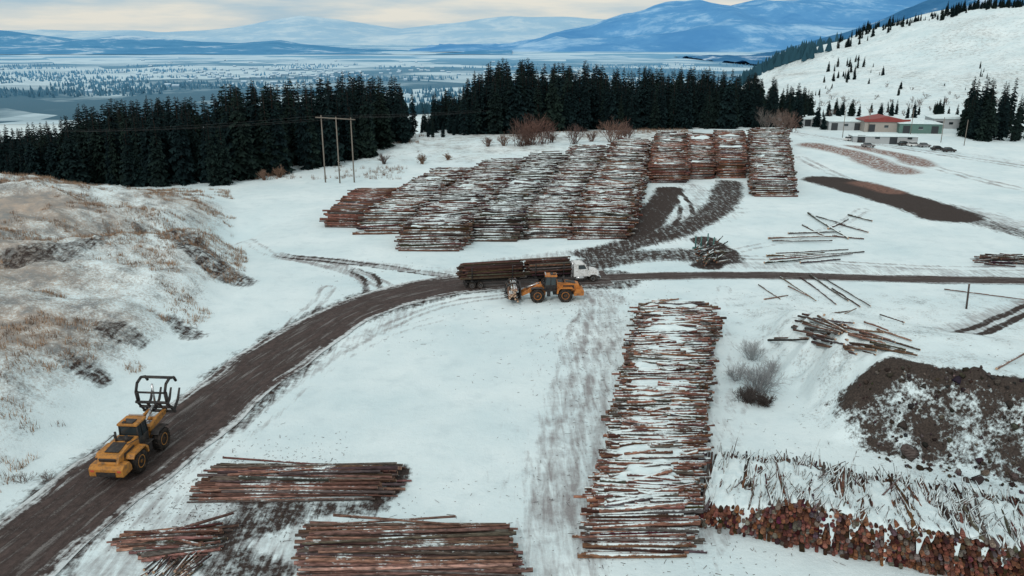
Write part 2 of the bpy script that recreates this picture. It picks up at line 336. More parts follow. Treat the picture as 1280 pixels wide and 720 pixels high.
mtn('blue_mountain',15500,5000,[(540,98),(590,72),(640,58),(690,42),(740,34),(780,20),(830,6),(870,-2),(905,6),(940,-4),(1000,-2),(1060,-12),(1150,-22),(1500,-40),(2200,-40)],-120,[(.085,.27,.54),(.15,.38,.65),(.38,.59,.79)],2600,330,7,(.60,.76))
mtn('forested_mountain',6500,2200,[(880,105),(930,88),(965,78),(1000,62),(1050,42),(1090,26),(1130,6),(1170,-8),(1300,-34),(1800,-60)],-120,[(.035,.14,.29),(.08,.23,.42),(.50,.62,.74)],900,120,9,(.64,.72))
# valley woodland
n=26000; yy=800*np.exp(rng.random(n)*1.9); aa=rng.uniform(-.85,.45,n); xx=aa*yy
kp=(fbm(xx,yy,420,60)+.10*vn(xx,yy,60,61))>.60; xx=xx[kp];yy=yy[kp]; zz=height(xx,yy); n=len(xx); hh=rng.uniform(8,17,n); r=hh*.32; ph=rng.uniform(0,6.28,n)
V=np.stack([np.stack([xx+np.cos(ph+k_*2.094)*r,yy+np.sin(ph+k_*2.094)*r,zz],1) for k_ in range(3)]+[np.stack([xx,yy,zz+hh],1)],1).reshape(-1,3); b=np.arange(n)[:,None]*4
T3=np.concatenate([b+np.array([[0,1,3]]),b+np.array([[1,2,3]]),b+np.array([[2,0,3]])])
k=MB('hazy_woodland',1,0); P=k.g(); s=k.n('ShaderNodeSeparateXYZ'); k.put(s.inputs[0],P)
mesh_np('valley_woodland',V,[(T3,0)],[k.out(k.mix(k.rg(s.outputs[1],700,4200),(.025,.07,.095),(.12,.29,.44)))])  # haze mixed into the tree colour, paler blue farther out
n=150; yy=rng.normal(3800,450,n); xx=yy*rng.normal(-.27,.10,n); yy=np.concatenate([yy,rng.uniform(2500,6500,70)]); xx=np.concatenate([xx,rng.uniform(-.8,.2,70)*yy[n:]]); n=len(xx); zz=height(xx,yy)
w=rng.uniform(8,26,n);dp=rng.uniform(8,16,n);hh=rng.uniform(5,8,n)
V=np.stack([np.stack([xx+a*w/2,yy+b*dp/2,zz+c*hh-1],1) for c in (0,1) for a,b in ((-1,-1),(1,-1),(1,1),(-1,1))]+[np.stack([xx+a*w/2,yy,zz+hh*1.4],1) for a in (-1,1)],1).reshape(-1,3); b=np.arange(n)[:,None]*10
Q=np.concatenate([b+np.array([q]) for q in ([0,1,5,4],[1,2,6,5],[2,3,7,6],[3,0,4,7])]); Rf=np.concatenate([b+np.array([q]) for q in ([4,5,9,8],[7,8,9,6])]); T3=np.concatenate([b+np.array([q]) for q in ([4,8,7],[5,6,9])])
mesh_np('valley_town',V,[(Q,0),(T3,0),(Rf,1)],[plain('hazy_walls',(.20,.33,.44),.9,.1,.5,.05),plain('hazy_snowy_roofs',(.46,.60,.70),.9,.1,.15,.05)])  # walls and roofs carry distance haze in their base colours
# ------------------------------------------------------------ log decks
def deck(name,f,b,H,r=.21,mats=None,slope=.6,jit=.5,yaw=2.5,cover=None,wav=.5,col=(.20,.095,.065),tilt=0.,lenj=.08,topdz=.12,strays=.0,cmin=.03,straylen=(.35,1.0)):
    fl=G(f[0],f[2],0)[:2]; fr=G(f[1],f[2],0)[:2]; bl=G(b[0],b[2],H)[:2]; br=G(b[1],b[2],H)[:2]
    par=empty(name)
    Lr=np.linalg.norm((bl+br)/2-(fl+fr)/2)
    p0=[];p1=[];rr=[]
    nl=max(2,int(H/(1.72*r)));
    def put(s,z,top,stray=False):
        q=s/Lr; a=fl+(bl-fl)*q; c=fr+(br-fr)*q; wv=wav*2*(float(vn(s,0,5,9))-.5)
        l=(c-a); W=np.linalg.norm(l); l/=W
        yw=R(rng.normal(tilt,yaw*(2.0 if top else 1)*(1.6 if stray else 1))); ld=np.array([l[0]*math.cos(yw)-l[1]*math.sin(yw),l[0]*math.sin(yw)+l[1]*math.cos(yw)])
        cen=(a+c)/2+ld*(wv+rng.normal(0,jit)); hl=W/2*(1+rng.normal(0,lenj))
        if stray: fl_=rng.uniform(*straylen); hl*=fl_; cen=cen+ld*rng.uniform(-.5,.5)*W*(1.02-fl_)
        g=float(height(cen[0],cen[1])); dz=rng.normal(0,topdz if top else .05)
        sgn=1 if rng.random()<.5 else -1
        p0.append([*(cen-ld*hl*sgn),g+z-dz]); p1.append([*(cen+ld*hl*sgn),g+z+dz]); rr.append(r*rng.uniform(.6,1.25))
    def top_h(s): return H*(.80+.3*float(vn(s,len(name),6,2)))
    for kx in range(nl):
        z=r+kx*1.72*r; s=kx*r*slope*1.7+(kx%2)*r
        while s<Lr-kx*r*slope:
            hh=top_h(s)
            if z<hh: put(s,z,z+1.8*r>hh)
            s+=2*r*rng.uniform(.9,1.12)
    ns_=int(strays*Lr)
    for i in range(ns_):
        s=rng.uniform(H*slope,Lr-.5); put(s,top_h(s)+r*rng.uniform(.2,1.1),True,True)
    rr=np.array(rr); sticks('logs',p0,p1,rr*1.12,rr*.78,barkcols(len(rr),col),mats or [M_logM,M_end],bend=.006,parent=par)
    if cover:
        amt,drop=cover; st=.16 if Lr<90 else .3; n=int(Lr/st);m=40; V=np.zeros((n,m,3)); s=np.linspace(1.0+H*slope*.6,Lr-.3,n); q=s/Lr
        a=fl[None]+(bl-fl)[None]*q[:,None]; c=fr[None]+(br-fr)[None]*q[:,None]
        e0=cmin+.34*vn(s,s*0,.55 if st<.2 else 1.1,3)*vn(s,s*0,4,3); e1=1-cmin-.42*vn(s,s*0+5,.5 if st<.2 else 1.,4)*(.3+.7*vn(s,s*0,3,14))
        tt=np.linspace(0,1,m)[None]; u=e0[:,None]+(e1-e0)[:,None]*tt
        V[...,:2]=a[:,None]+(c-a)[:,None]*u[...,None]
        W=np.linalg.norm(c-a,axis=1)[:,None]
        hh=H*(.80+.3*vn(s,s*0+len(name),6,2))[:,None]
        ang=.06*(vn(s[:,None]+0*u,u*0,9,77)-.5)*2; ss=s[:,None]+u*W*ang
        ns=.5*fbm(u*W*.22,ss*1.0,.8,12,3)+.5*fbm(u*W*.8,ss,3.0,13,3)
        edge=np.minimum(tt,1-tt); V[...,2]=height(V[...,0],V[...,1])+hh+drop+amt*(ns-.5)*2.6-.7*np.exp(-edge/.035)
        mesh_np('snow_cover',V.reshape(-1,3),[(grid_faces(m,n),0)],[M_cover],smooth=(0,),parent=par)
    return par
RED=(.27,.12,.085); MH=[M_logH,M_end]; MN=[M_logN,M_end]
deck('log_deck',(408,457,285),(446,496,233),3,.2,[M_logS,M_end],col=RED,cover=None,yaw=3)
deck('log_deck',(450,512,293),(545,596,208),3.8,.22,MN,cover=(.75,-.30),slope=1.3,strays=1.6,yaw=4,cmin=.08)
deck('log_deck',(497,575,314),(610,660,197),4.2,.22,MN,cover=(.75,-.28),slope=1.5,strays=1.6,yaw=4,cmin=.08,col=(.16,.085,.065))
deck('log_deck',(580,650,302),(666,712,190),4.0,.22,MN,cover=(.75,-.30),slope=1.5,col=(.09,.065,.055),strays=1.6,yaw=5,cmin=.08)
deck('log_deck',(652,711,298),(716,758,184),4.0,.22,MN,cover=(.75,-.28),slope=1.5,strays=1.6,yaw=4,cmin=.08,col=(.16,.085,.065))
deck('log_deck',(713,784,299),(768,812,178),4.5,.22,MN,cover=(.75,-.34),slope=1.5,tilt=-4,yaw=5,strays=1.6,cmin=.08)
deck('log_deck',(813,858,229),(820,855,173),5,.2,cover=(.6,-.25),slope=.15,col=RED,jit=.3,mats=[M_logM,M_end],strays=1)
deck('log_deck',(861,892,224),(859,889,173),4.6,.2,cover=(.6,-.25),slope=.15,col=RED,jit=.3,strays=1)
deck('log_deck',(897,930,223),(893,928,169),5,.2,cover=(.6,-.25),slope=.15,col=RED,jit=.3,strays=1)
deck('log_deck',(942,990,246),(938,980,167),4,.22,MN,cover=(.7,-.3),slope=1.0,yaw=4,strays=1.6)
# central deck
deck('log_deck',(735,862,697),(804,888,373),2.5,.155,[M_logN,M_end],slope=.9,jit=.42,yaw=2.3,cover=(.40,.0),wav=1.0,col=(.28,.135,.095),lenj=.07,strays=3.6,straylen=(.15,.8),cmin=.05)
# lower-left decks
deck('log_deck',(243,468,628),(284,496,573),1.0,.125,[M_logS,M_endF],slope=1.6,jit=.5,yaw=1.6,wav=.5,col=(.33,.18,.14),lenj=.06,topdz=.06,strays=2)
deck('log_deck',(374,652,738),(388,630,643),1.5,.13,[M_logS,M_endF],slope=1.4,jit=.25,yaw=1.1,wav=.15,col=(.37,.21,.165),lenj=.035,topdz=.06,strays=1)
deck('log_deck',(182,262,698),(150,278,657),.6,.13,[M_logS,M_endF],slope=1.6,jit=.5,yaw=4,tilt=9,wav=.3,col=(.37,.20,.155),strays=2)
# butt-end deck lower right
par=empty('log_deck'); A=G(872,659,0)[:2]; B=G(1330,752,0)[:2]; l=(B-A);L=np.linalg.norm(l);l/=L; nrm=np.array([-l[1],l[0]]);
p0=[];p1=[];rr=[]
r=.15; HD=3.0
def dh(s): return HD*(.52+.48*np.clip(np.asarray(s,float)/7,0,1))*(.86+.28*vn(s,0*np.asarray(s,float),3,6))
for kx in range(16):
    s=(kx%2)*r+kx*.03
    while s<L:
        hmax=float(dh(s)); z=r*.9+kx*1.62*r
        if z<hmax:
            top=z+1.8*r>hmax; o=A+l*s+nrm*(rng.normal(0,.24)+kx*.03)
            ln=rng.uniform(9,12); yw=R(rng.normal(0,2 if not top else 4))
            dd=np.array([nrm[0]*math.cos(yw)-nrm[1]*math.sin(yw),nrm[0]*math.sin(yw)+nrm[1]*math.cos(yw)])
            g=float(height(o[0],o[1]))
            p0.append([*o,g+z+rng.normal(0,.04)]);p1.append([*(o+dd*ln),g+.05+z*.30]); rr.append(r*rng.uniform(.6,1.35))
        s+=2*r*rng.uniform(.85,1.15)
rr=np.array(rr); sticks('logs',p0,p1,rr,rr*.5,barkcols(len(rr),(.17,.07,.045),.6),[M_logL,M_endD],bend=.006,parent=par,S=8)
def ctop(s,t): return dh(s)*(1-.058*t)
p0=[];p1=[];rr=[]
for i in range(760):
    s=rng.uniform(0,L); t=rng.uniform(.5,11.5) if i>130 else rng.uniform(.2,1.1); o=A+l*s+nrm*t; yw=R(rng.normal(-8,18)); el=R(abs(rng.normal(6,8))); ln=rng.uniform(.7,2.4)
    if i%110==0: el=R(42);ln=3.2
    dd=np.array([nrm[0]*math.cos(yw)-nrm[1]*math.sin(yw),nrm[0]*math.sin(yw)+nrm[1]*math.cos(yw)])
    z=float(height(*o))+float(ctop(s,t))
    p0.append([*o,z-.10]);p1.append([*(o+dd*ln*math.cos(el)),z-.06*ln+ln*math.sin(el)]);rr.append(rng.uniform(.04,.11))
rr=np.array(rr); sticks('poles',p0,p1,rr,rr*.35,barkcols(len(rr),(.19,.15,.13)),[M_logN,M_end],parent=par,bend=.02)
n,m=210,60; V=np.zeros((n,m,3)); s=np.linspace(.1,L,n)[:,None]; t=np.linspace(.35,14,m)[None]*np.ones((n,1)); t=t+.9*(vn(s,s*0,.4,7)-.45)*(1-t/14)
V[...,:2]=A+l*s[...,None]+nrm*t[...,None]
V[...,2]=height(V[...,0],V[...,1])+ctop(s+0*t,t)*(1-sstep(9.5,13.5,t))+.10+.8*(fbm(s*1.0+.1*t,t*.16,.55,15,3)-.5)+.4*(fbm(s,t,2.5,16)-.5)-.35*np.exp(-(t-.45)/.2)
mesh_np('snow_cover',V.reshape(-1,3),[(grid_faces(m,n),0)],[M_cover],smooth=(0,),parent=par)
# scattered logs
def loose(name,lines,r=.2,mats=None,col=(.16,.10,.08),lift=.1):
    p0=[];p1=[];rr=[]
    for a,b,c,d in lines:
        P0=G(a,b);P1=G(c,d);z=rng.uniform(.0,lift*2); q=rng.uniform(.8,1.2)*r
        p0.append(P0+[0,0,q+z]);p1.append(P1+[0,0,q+z]);rr.append(q)
    rr=np.array(rr); return sticks(name,p0,p1,rr,rr*.7,barkcols(len(rr),col),mats or [M_logM,M_endF],bend=.008)
loose('scattered_logs',[(960,300,1045,298),(965,303,1040,303),(985,293,1050,291),(958,322,1030,318),(962,326,1050,320),(975,329,1065,319),(980,322,1080,316),(970,318,1060,313),(1010,268,1060,300),(1020,272,1075,288),(1045,280,1085,292),(1003,282,1030,296),(1060,270,1090,278),(1035,287,1060,275),(1000,330,1050,326),(955,331,1000,327),(1040,296,1080,300)],.2,[M_logH,M_endF])
L2=[]
for i in range(38):
    x=rng.uniform(1000,1110);y=rng.uniform(408,442)+(x-1050)*.12; w=rng.uniform(30,60); L2.append((x-w*.3,y-w*.12+rng.normal(0,3),x+w*.7,y+w*.13+rng.normal(0,3)))
loose('scattered_logs',L2,.14,[M_logM,M_endF],(.24,.14,.105),.3)
loose('scattered_logs',[(960,428,1020,427),(968,424,1010,424),(1022,398,1058,418),(1030,395,1062,390),(1080,405,1110,416),(1085,420,1150,440),(1040,402,1070,388),(975,348,1020,378),(1000,348,1045,382),(1030,350,1088,385),(1012,345,1060,378),(1040,362,1075,385),(948,357,975,375),(955,375,985,370),(985,360,1010,372),(1180,363,1280,376),(1245,464,1282,444),(1100,395,1130,405)],.12,None,(.24,.15,.11))
L3=[]
for i in range(34): x=rng.uniform(1215,1275);y=rng.uniform(322,332);L3.append((x,y,x+rng.uniform(20,40),y+rng.normal(0,2)))
loose('brush_pile',L3,.16,[M_logM,M_end],(.10,.06,.05),.5)
L3=[]
for i in range(30): x=rng.uniform(168,235);y=rng.uniform(703,730);L3.append((x,y+8,x+rng.uniform(15,32),y-rng.uniform(4,16)))
loose('scattered_logs',L3,.10,[M_logM,M_endF],(.22,.14,.11),.12)
L3=[]
for i in range(44): x=rng.uniform(868,896);y=rng.uniform(312,336);L3.append((x,y,x+rng.uniform(5,22),y-rng.uniform(0,14)))
loose('log_pile',L3,.15,[M_logM,M_end],(.10,.075,.065),.8)
M_teal=plain('painted_steel',(.06,.16,.15),.5,.4)
bk=empty('log_bunk',G(876,312)); sticks('stakes',[[-1,-.2,0],[0,.1,0],[1.2,.3,0],[2.2,.4,0]],[[-1.1,-.2,2.6],[0,.1,2.4],[1.2,.3,2.9],[2.4,.4,2.2]],.16,.12,np.tile([[.05,.16,.14]],(4,1)),[M_teal],parent=bk); sticks('beam',[[-1.5,0,.3]],[[2.8,.3,.3]],.2,.2,[[.05,.16,.14]],[M_teal],parent=bk)
pp=G(1208,386); sticks('wooden_post',[pp-[0,0,.3]],[pp+[-.2,0,3.6]],.14,.12,[[.14,.12,.11]],[M_logL,M_end])
# debris
n=5100; dx=np.concatenate([rng.normal(12,5.5,n//3),rng.uniform(-32,50,n//3),rng.normal(-22,7,n//3)]); dy=np.concatenate([rng.uniform(47,118,n//3),rng.uniform(46,135,n//3),rng.normal(57,6,n//3)])
kp=(np.arange(len(dx))<n//3)|(vn(dx,dy,9,71)>.45); dx=dx[kp];dy=dy[kp]
dz=height(dx,dy)+.03; a=rng.uniform(0,6.28,len(dx)); ll=rng.exponential(.13,len(dx))+.04
p0=np.stack([dx,dy,dz],1); p1=p0+np.stack([np.cos(a)*ll,np.sin(a)*ll,rng.uniform(0,.05,len(dx))],1)
sticks('bark_debris',p0,p1,rng.uniform(.012,.03,len(dx)),.015,barkcols(len(dx),(.14,.09,.07)),[M_logL,M_end],S=3)
# clods and stones shed from the cut bank
n=700; cxx=rng.uniform(33,62,n); cyy=yface(cxx)+rng.uniform(-3.5,5,n); rr=rng.exponential(.09,n)+.04; a=rng.uniform(0,6.28,n); czz=height(cxx,cyy)
sticks('earth_clods',np.stack([cxx,cyy,czz-.02],1),np.stack([cxx+np.cos(a)*rr,cyy+np.sin(a)*rr,czz+rr],1),rr,rr*.5,barkcols(n,(.06,.05,.045)),[M_logL],S=5)
# grass tufts on bank
M_dry=MB('dry_grass',.9,.05); M_dry=M_dry.out(M_dry.at('lc','Color'))
def tufts(name,cx,cy,nb,hh,cols):
    N=len(cx); bx=np.repeat(cx,nb)+rng.normal(0,.22,N*nb); by=np.repeat(cy,nb)+rng.normal(0,.22,N*nb); bz=height(bx,by)
    a=rng.uniform(0,6.28,N*nb); le=rng.uniform(.1,.5,N*nb); h=np.repeat(hh,nb)*rng.uniform(.5,1.2,N*nb); w=rng.uniform(.02,.05,N*nb)
    v0=np.stack([bx-np.sin(a)*w,by+np.cos(a)*w,bz-.05],1);v1=np.stack([bx+np.sin(a)*w,by-np.cos(a)*w,bz-.05],1);v2=np.stack([bx+np.cos(a)*le,by+np.sin(a)*le,bz+h],1)
    V=np.stack([v0,v1,v2],1).reshape(-1,3); c=np.repeat(np.repeat(cols,nb,axis=0),3,axis=0)
    mesh_np(name,V,[(np.arange(len(V)).reshape(-1,3),0)],[M_dry],{'lc':c})
cx=rng.uniform(-135,-39,36000);cy=rng.uniform(45,200,36000); keep=((hfoot(cy)-cx)>1)&((fbm(cx,cy,10,21)+.45*(vn(cx,cy,2.5,50)-.5))>.55)
cx=cx[keep][:13000];cy=cy[keep][:13000]; q=rng.random((len(cx),1))
tufts('dry_grass',cx,cy,8,rng.uniform(.25,.75,len(cx)),np.array([[.42,.27,.17]])*q+np.array([[.17,.135,.115]])*(1-q))
cx=rng.uniform(-70,70,9000);cy=rng.uniform(215,335,9000); keep=(fbm(cx,cy,14,22)>.53)&~((cx>-30)&(cx<85)&(cy<305)); cx=cx[keep];cy=cy[keep];q=rng.random((len(cx),1))
tufts('dry_grass',cx,cy,8,rng.uniform(.5,1.3,len(cx)),np.array([[.30,.19,.13]])*q+np.array([[.15,.11,.09]])*(1-q))
# ------------------------------------------------------------ bare shrubs
def shrub(name,pos,h,n,col,spread=.6,rad=.02,parent=None):
    p0=[];p1=[];r0=[];c=[]
    def grow(p,d,l,r,dep):
        e=p+d*l; p0.append(p);p1.append(e);r0.append(r);c.append(np.array(col)*rng.uniform(.6,1.4))
        if dep>0:
            for _ in range(3):
                nd=d+rng.normal(0,.42,3)+[0,0,.12]; grow(p+d*l*rng.uniform(.5,1),nd/np.linalg.norm(nd),l*rng.uniform(.5,.75),r*.6,dep-1)
    for i in range(n):
        d=np.array([rng.normal(0,spread),rng.normal(0,spread),1.]);d/=np.linalg.norm(d)
        grow(np.array(pos)+[rng.normal(0,.15*h*spread),rng.normal(0,.15*h*spread),-.05],d,h*.42*rng.uniform(.6,1.1),rad,3)
    r0=np.array(r0); return sticks(name,p0,p1,r0,r0*.6,c,[M_dry],S=3,bend=.03)
shrub('bare_shrub',G(948,490),4.6,90,(.34,.35,.36),.6,.026)
shrub('bare_shrub',G(935,502),2.4,90,(.10,.085,.08),.9,.035); shrub('bare_shrub',G(955,506),1.8,60,(.08,.065,.06),.9,.04)
shrub('bare_shrub',G(940,450),3.4,60,(.42,.44,.45),.6,.025); shrub('bare_shrub',G(920,475),3.0,40,(.38,.39,.40),.6,.025); shrub('bare_shrub',G(965,465),2.4,30,(.36,.37,.38),.6,.022)
shrub('bare_shrub',G(60,600),1.2,14,(.18,.14,.12),.7,.02); shrub('bare_shrub',G(30,603),1.4,14,(.18,.14,.12),.7,.02)
for px,py,h,c in ((650,183,10,(.15,.10,.085)),(655,182,12,(.17,.10,.085)),(666,181,14,(.19,.11,.09)),(678,180,12,(.15,.09,.08)),(660,181,8,(.2,.12,.1)),(718,180,9,(.14,.09,.08)),(764,178,10,(.20,.125,.10)),(774,177,10,(.19,.12,.10)),(784,176,8,(.16,.1,.09)),(972,165,11,(.20,.15,.13)),(980,165,10,(.20,.14,.12)),(988,165,9,(.20,.13,.11)),(958,163,13,(.17,.15,.14)),(528,205,4,(.2,.13,.09)),(560,200,3,(.25,.16,.11)),(350,222,4,(.22,.14,.10)),(330,225,4,(.25,.16,.12)),(480,205,4,(.15,.12,.11)),(610,183,4,(.18,.12,.1)),(690,178,5,(.18,.12,.1)),(740,177,5,(.18,.12,.1)),(630,182,5,(.2,.13,.1))):
    shrub('bare_tree',G(px,py),h,18,c,.42,.10)
# ------------------------------------------------------------ conifers
def conifer(seed,slim=1.,nw=30):
    g=np.random.default_rng(seed); V=[];T=[];C=[]
    def tri(a,b,c,ca,cb,cc):
        i=len(V); V.extend([a,b,c]); C.extend([ca,cb,cc]); T.append([i,i+1,i+2])
    lop=g.uniform(0,6.28)
    for w in range(nw):
        z=.06+.92*(w/nw)**.92; R0=.175*slim*(1-z)**.72*(1 if z>.2 else .85)+.006
        nb=9 if z<.75 else 6; ph=g.uniform(0,6.28)
        for b in range(nb):
            if g.random()<.10: continue
            a=ph+b*6.283/nb+g.normal(0,.2); rr=R0*g.uniform(.55,1.25)*(1+.12*math.cos(a-lop)); z0=z+g.normal(0,.008)
            d=np.array([math.cos(a),math.sin(a),0]); s=np.array([-d[1],d[0],0]); up=.12 if z>.8 else -.25
            base=np.array([0,0,z0]); 
            def pt(t,side=0.,dz=0.): return base+d*rr*t+s*side*rr+np.array([0,0,up*rr*t-.18*rr*t*t+dz])
            br=g.uniform(.25,1)
            for j,(t0,t1,wd) in enumerate(((.05,.5,.34),(.3,.78,.30),(.55,1.0,.2))):
                for sd in (-1,1):
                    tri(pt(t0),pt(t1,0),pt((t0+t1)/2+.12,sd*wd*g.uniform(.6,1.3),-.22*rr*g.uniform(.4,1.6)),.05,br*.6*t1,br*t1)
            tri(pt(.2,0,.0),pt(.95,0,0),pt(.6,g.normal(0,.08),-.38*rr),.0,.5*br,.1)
    V=np.array(V);T=np.array(T);C=np.array(C); n0=len(V)
    S=6;a=np.arange(S)*6.283/S; ring=lambda z,r:np.stack([np.cos(a)*r,np.sin(a)*r,np.full(S,z)],1)
    V=np.concatenate([V,ring(-.02,.014),ring(.97,.002)]); kk=np.arange(S)
    Q=np.stack([n0+kk,n0+(kk+1)%S,n0+S+(kk+1)%S,n0+S+kk],1); C=np.concatenate([C,np.zeros(2*S)])
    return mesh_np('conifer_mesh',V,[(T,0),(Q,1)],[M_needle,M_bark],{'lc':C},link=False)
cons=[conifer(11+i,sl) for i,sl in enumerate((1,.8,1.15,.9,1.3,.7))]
def plant(parent,x,y,h,w=None):
    ob=bpy.data.objects.new('conifer',random.choice(cons)); ob.location=(x,y,float(height(x,y))-.2)
    s=h*random.uniform(.85,1.2) if w is None else w; ob.scale=(s,s,h); ob.rotation_euler=(R(random.gauss(0,1)),R(random.gauss(0,1)),random.uniform(0,6.28))
    ob.parent=parent; scene.collection.objects.link(ob)
topL=([-80,0,60,100,160,200,240,290,330,380,420,470,500,525],[158,154,146,122,118,112,116,96,94,96,86,86,92,116])
topR=([515,545,575,600,620,660,700,740,780,820,860,900,930,960,1000,1015],[132,110,104,76,68,70,76,72,82,80,76,82,86,92,98,108])
def forest(name,topp,front,n,x0,x1,deep):
    fp=empty(name)
    for i in range(n):
        px=random.uniform(x0,x1); Yf0=np.interp(px,front[0],front[1]); t=random.random()**1.3; yy=Yf0+t*deep
        if 505<px<536 and random.random()<.7: continue
        d=ray(px,100); xx=d[0]/d[1]*yy
        tp=np.interp(px,*topp)+abs(random.gauss(0,11))+ (1-t)*random.uniform(0,40)-3
        h=zat(tp,yy)-float(height(xx,yy)); h=max(6,min(h,42)); plant(fp,xx,yy,h)
    return fp
forest('conifer_forest',topL,([-90,0,150,250,350,450,525],[198,200,204,204,226,250,285]),430,-90,518,75)
forest('conifer_forest',topR,([510,560,600,700,800,900,1015],[285,290,298,312,330,338,345]),430,520,1020,70)
sc=empty('conifer_forest')
for i in range(26):
    px=random.uniform(1202,1300); yy=random.uniform(300,345); d=ray(px,150); tp=random.choice([98,110,125,140])+random.uniform(-6,10); xx=d[0]/d[1]*yy
    plant(sc,xx,yy,max(5,zat(tp,yy)-float(height(xx,yy))))
for px,tp,yy in ((1022,125,350),(1030,140,340),(1212,92,330),(1236,96,330),(1262,130,318),(1250,128,316),(1216,120,340),(985,118,345),(1275,115,330),(1184,140,370),(1195,128,372)):
    d=ray(px,150); xx=d[0]/d[1]*yy; plant(sc,xx,yy,zat(tp,yy)-float(height(xx,yy)))
ht=empty('hillside_trees')
def hp(px,yy,h,w=None): d=ray(px,60); plant(ht,d[0]/d[1]*yy,yy,h,w)
for i in range(270):
    px=1045+290*random.random()**.8; hp(px,random.uniform(800,880),random.uniform(5,12)*(1 if vn(px,0,14,5)>.35 else .5))
for c_ in range(7):
    cpx=random.uniform(1000,1280); cy_=random.uniform(430,640)
    for i in range(random.randint(1,4)): hp(cpx+random.gauss(0,7),cy_+random.gauss(0,18),random.uniform(2,6.5))
for i in range(26): hp(random.gauss(1068,14),random.gauss(650,35),random.uniform(5,9))
for i in range(10): hp(random.uniform(1000,1290),random.uniform(430,720),random.uniform(2,5))
for i in range(34): hp(random.uniform(1000,1200),random.uniform(385,425),random.uniform(4,9))
for i in range(50): 
    b=G(random.uniform(985,1290),random.gauss(132,11)); shrub('bare_tree',b,random.uniform(3,6.5),5,(.17,.14,.13),.5,.1)
# ------------------------------------------------------------ power line
pl=empty('power_line_poles'); M_pole=plain('pole_wood',(.20,.175,.15),.9,.1); tops=[]
P0=[];P1=[]
for px,pb,pt in ((407,228,144),(425,229,146),(443,228,147)):
    b=G(px,pb); z=zat(pt,b[1]); P0.append(b-[0,0,1]);P1.append(np.array([b[0],b[1],z])); tops.append(P1[-1])
sticks('poles',P0,P1,.2,.14,np.tile([[.2,.15,.12]],(3,1)),[M_pole],parent=pl)
sticks('crossarm',[tops[0]+[-1.4,-.25,-.5]],[tops[2]+[1.2,-.25,-.5]],.14,.14,[[.2,.15,.12]],[M_pole],parent=pl)
M_wire=plain('wire',(.05,.05,.05),.5,.3); w0=[];w1=[]
for i,t in enumerate(tops):
    e=np.array([-210.,t[1]-30+i*5,t[2]+4]); prev=t+[0,0,-.1]
    for j in range(1,17):
        q=j/16; c=t+(e-t)*q+[0,0,-4.5*4*q*(1-q)]; w0.append(prev);w1.append(c);prev=c
    e=np.array([60.,t[1]+260+i*5,t[2]-4]);prev=t+[0,0,-.1]
    for j in range(1,13):
        q=j/12; c=t+(e-t)*q+[0,0,-5*4*q*(1-q)]; w0.append(prev);w1.append(c);prev=c
sticks('wires',w0,w1,.02,.02,np.tile([[.1,.1,.1]],(len(w0),1)),[M_wire],S=4,parent=pl)
up=empty('utility_poles'); a=[];b=[]
for px,py,h in ((1053,172,10),(1138,168,10),(1176,178,9),(1205,182,9),(1085,165,9)):
    g=G(px,py);a.append(g);b.append(g+[0,0,h])
sticks('poles',a,b,.14,.1,np.tile([[.2,.15,.12]],(len(a),1)),[M_pole],parent=up)
# ------------------------------------------------------------ part helpers
def obj(name,bm,mat,parent,bev=0.):
    if bev>0: bmesh.ops.bevel(bm,geom=[e for e in bm.edges],offset=bev,segments=2,affect='EDGES',profile=.6)
    me=bpy.data.meshes.new(name); bmesh.ops.recalc_face_normals(bm,faces=bm.faces); bm.to_mesh(me); bm.free()
    for m in (mat if isinstance(mat,list) else [mat]): me.materials.append(m)
    o=bpy.data.objects.new(name,me); scene.collection.objects.link(o); o.parent=parent; return o
def box(name,c,s,mat,parent,bev=.03,rot=(0,0,0)):
    bm=bmesh.new(); bmesh.ops.create_cube(bm,size=1); bmesh.ops.scale(bm,vec=s,verts=bm.verts)
    o=obj(name,bm,mat,parent,min(bev,min(s)*.3)); o.location=c;o.rotation_euler=rot;return o
def prism(name,pts,y0,y1,mat,parent,bev=.03):
    bm=bmesh.new(); a=[bm.verts.new((x,y0,z)) for x,z in pts]; b=[bm.verts.new((x,y1,z)) for x,z in pts]; n=len(pts)
    bm.faces.new(a);bm.faces.new(b[::-1])
    for i in range(n): bm.faces.new((a[i],b[i],b[(i+1)%n],a[(i+1)%n]))
    return obj(name,bm,mat,parent,bev)
def rod(name,p,q,r,mat,parent,S=10,r2=None): return sticks(name,[p],[q],r,r2 or r,[[.1,.1,.1]],[mat],S=S,parent=parent)
def lathe(name,prof,mat,parent,seg=28,mats=None):
    bm=bmesh.new(); rings=[]
    for y,r in prof: rings.append([bm.verts.new((r*math.cos(6.28318*i/seg),y,r*math.sin(6.28318*i/seg))) for i in range(seg)])
    for a,b in zip(rings[:-1],rings[1:]):
        for i in range(seg): bm.faces.new((a[i],a[(i+1)%seg],b[(i+1)%seg],b[i])).smooth=True
    bm.faces.new(rings[0]);bm.faces.new(rings[-1]); return obj(name,bm,mat,parent)
M_yel=plain('yellow_paint',(.46,.20,.04),.55,.3,.2,3,dirt=(.11,.075,.05)); M_org=plain('orange_paint',(.50,.18,.035),.55,.3,.2,3,dirt=(.12,.07,.05))
M_blk=plain('black_steel',(.018,.018,.02),.55,.35,.4,dirt=(.07,.055,.045)); M_tyre=plain('tyre_rubber',(.02,.019,.018),.9,.1,.3,dirt=(.09,.07,.06))
M_glass=plain('cab_glass',(.02,.03,.035),.08,.8,.1); M_white=plain('white_paint',(.74,.75,.75),.35,.5,.05,dirt=(.35,.31,.28)); M_grey=plain('grey_steel',(.22,.22,.23),.45,.4,.2,dirt=(.10,.08,.07))
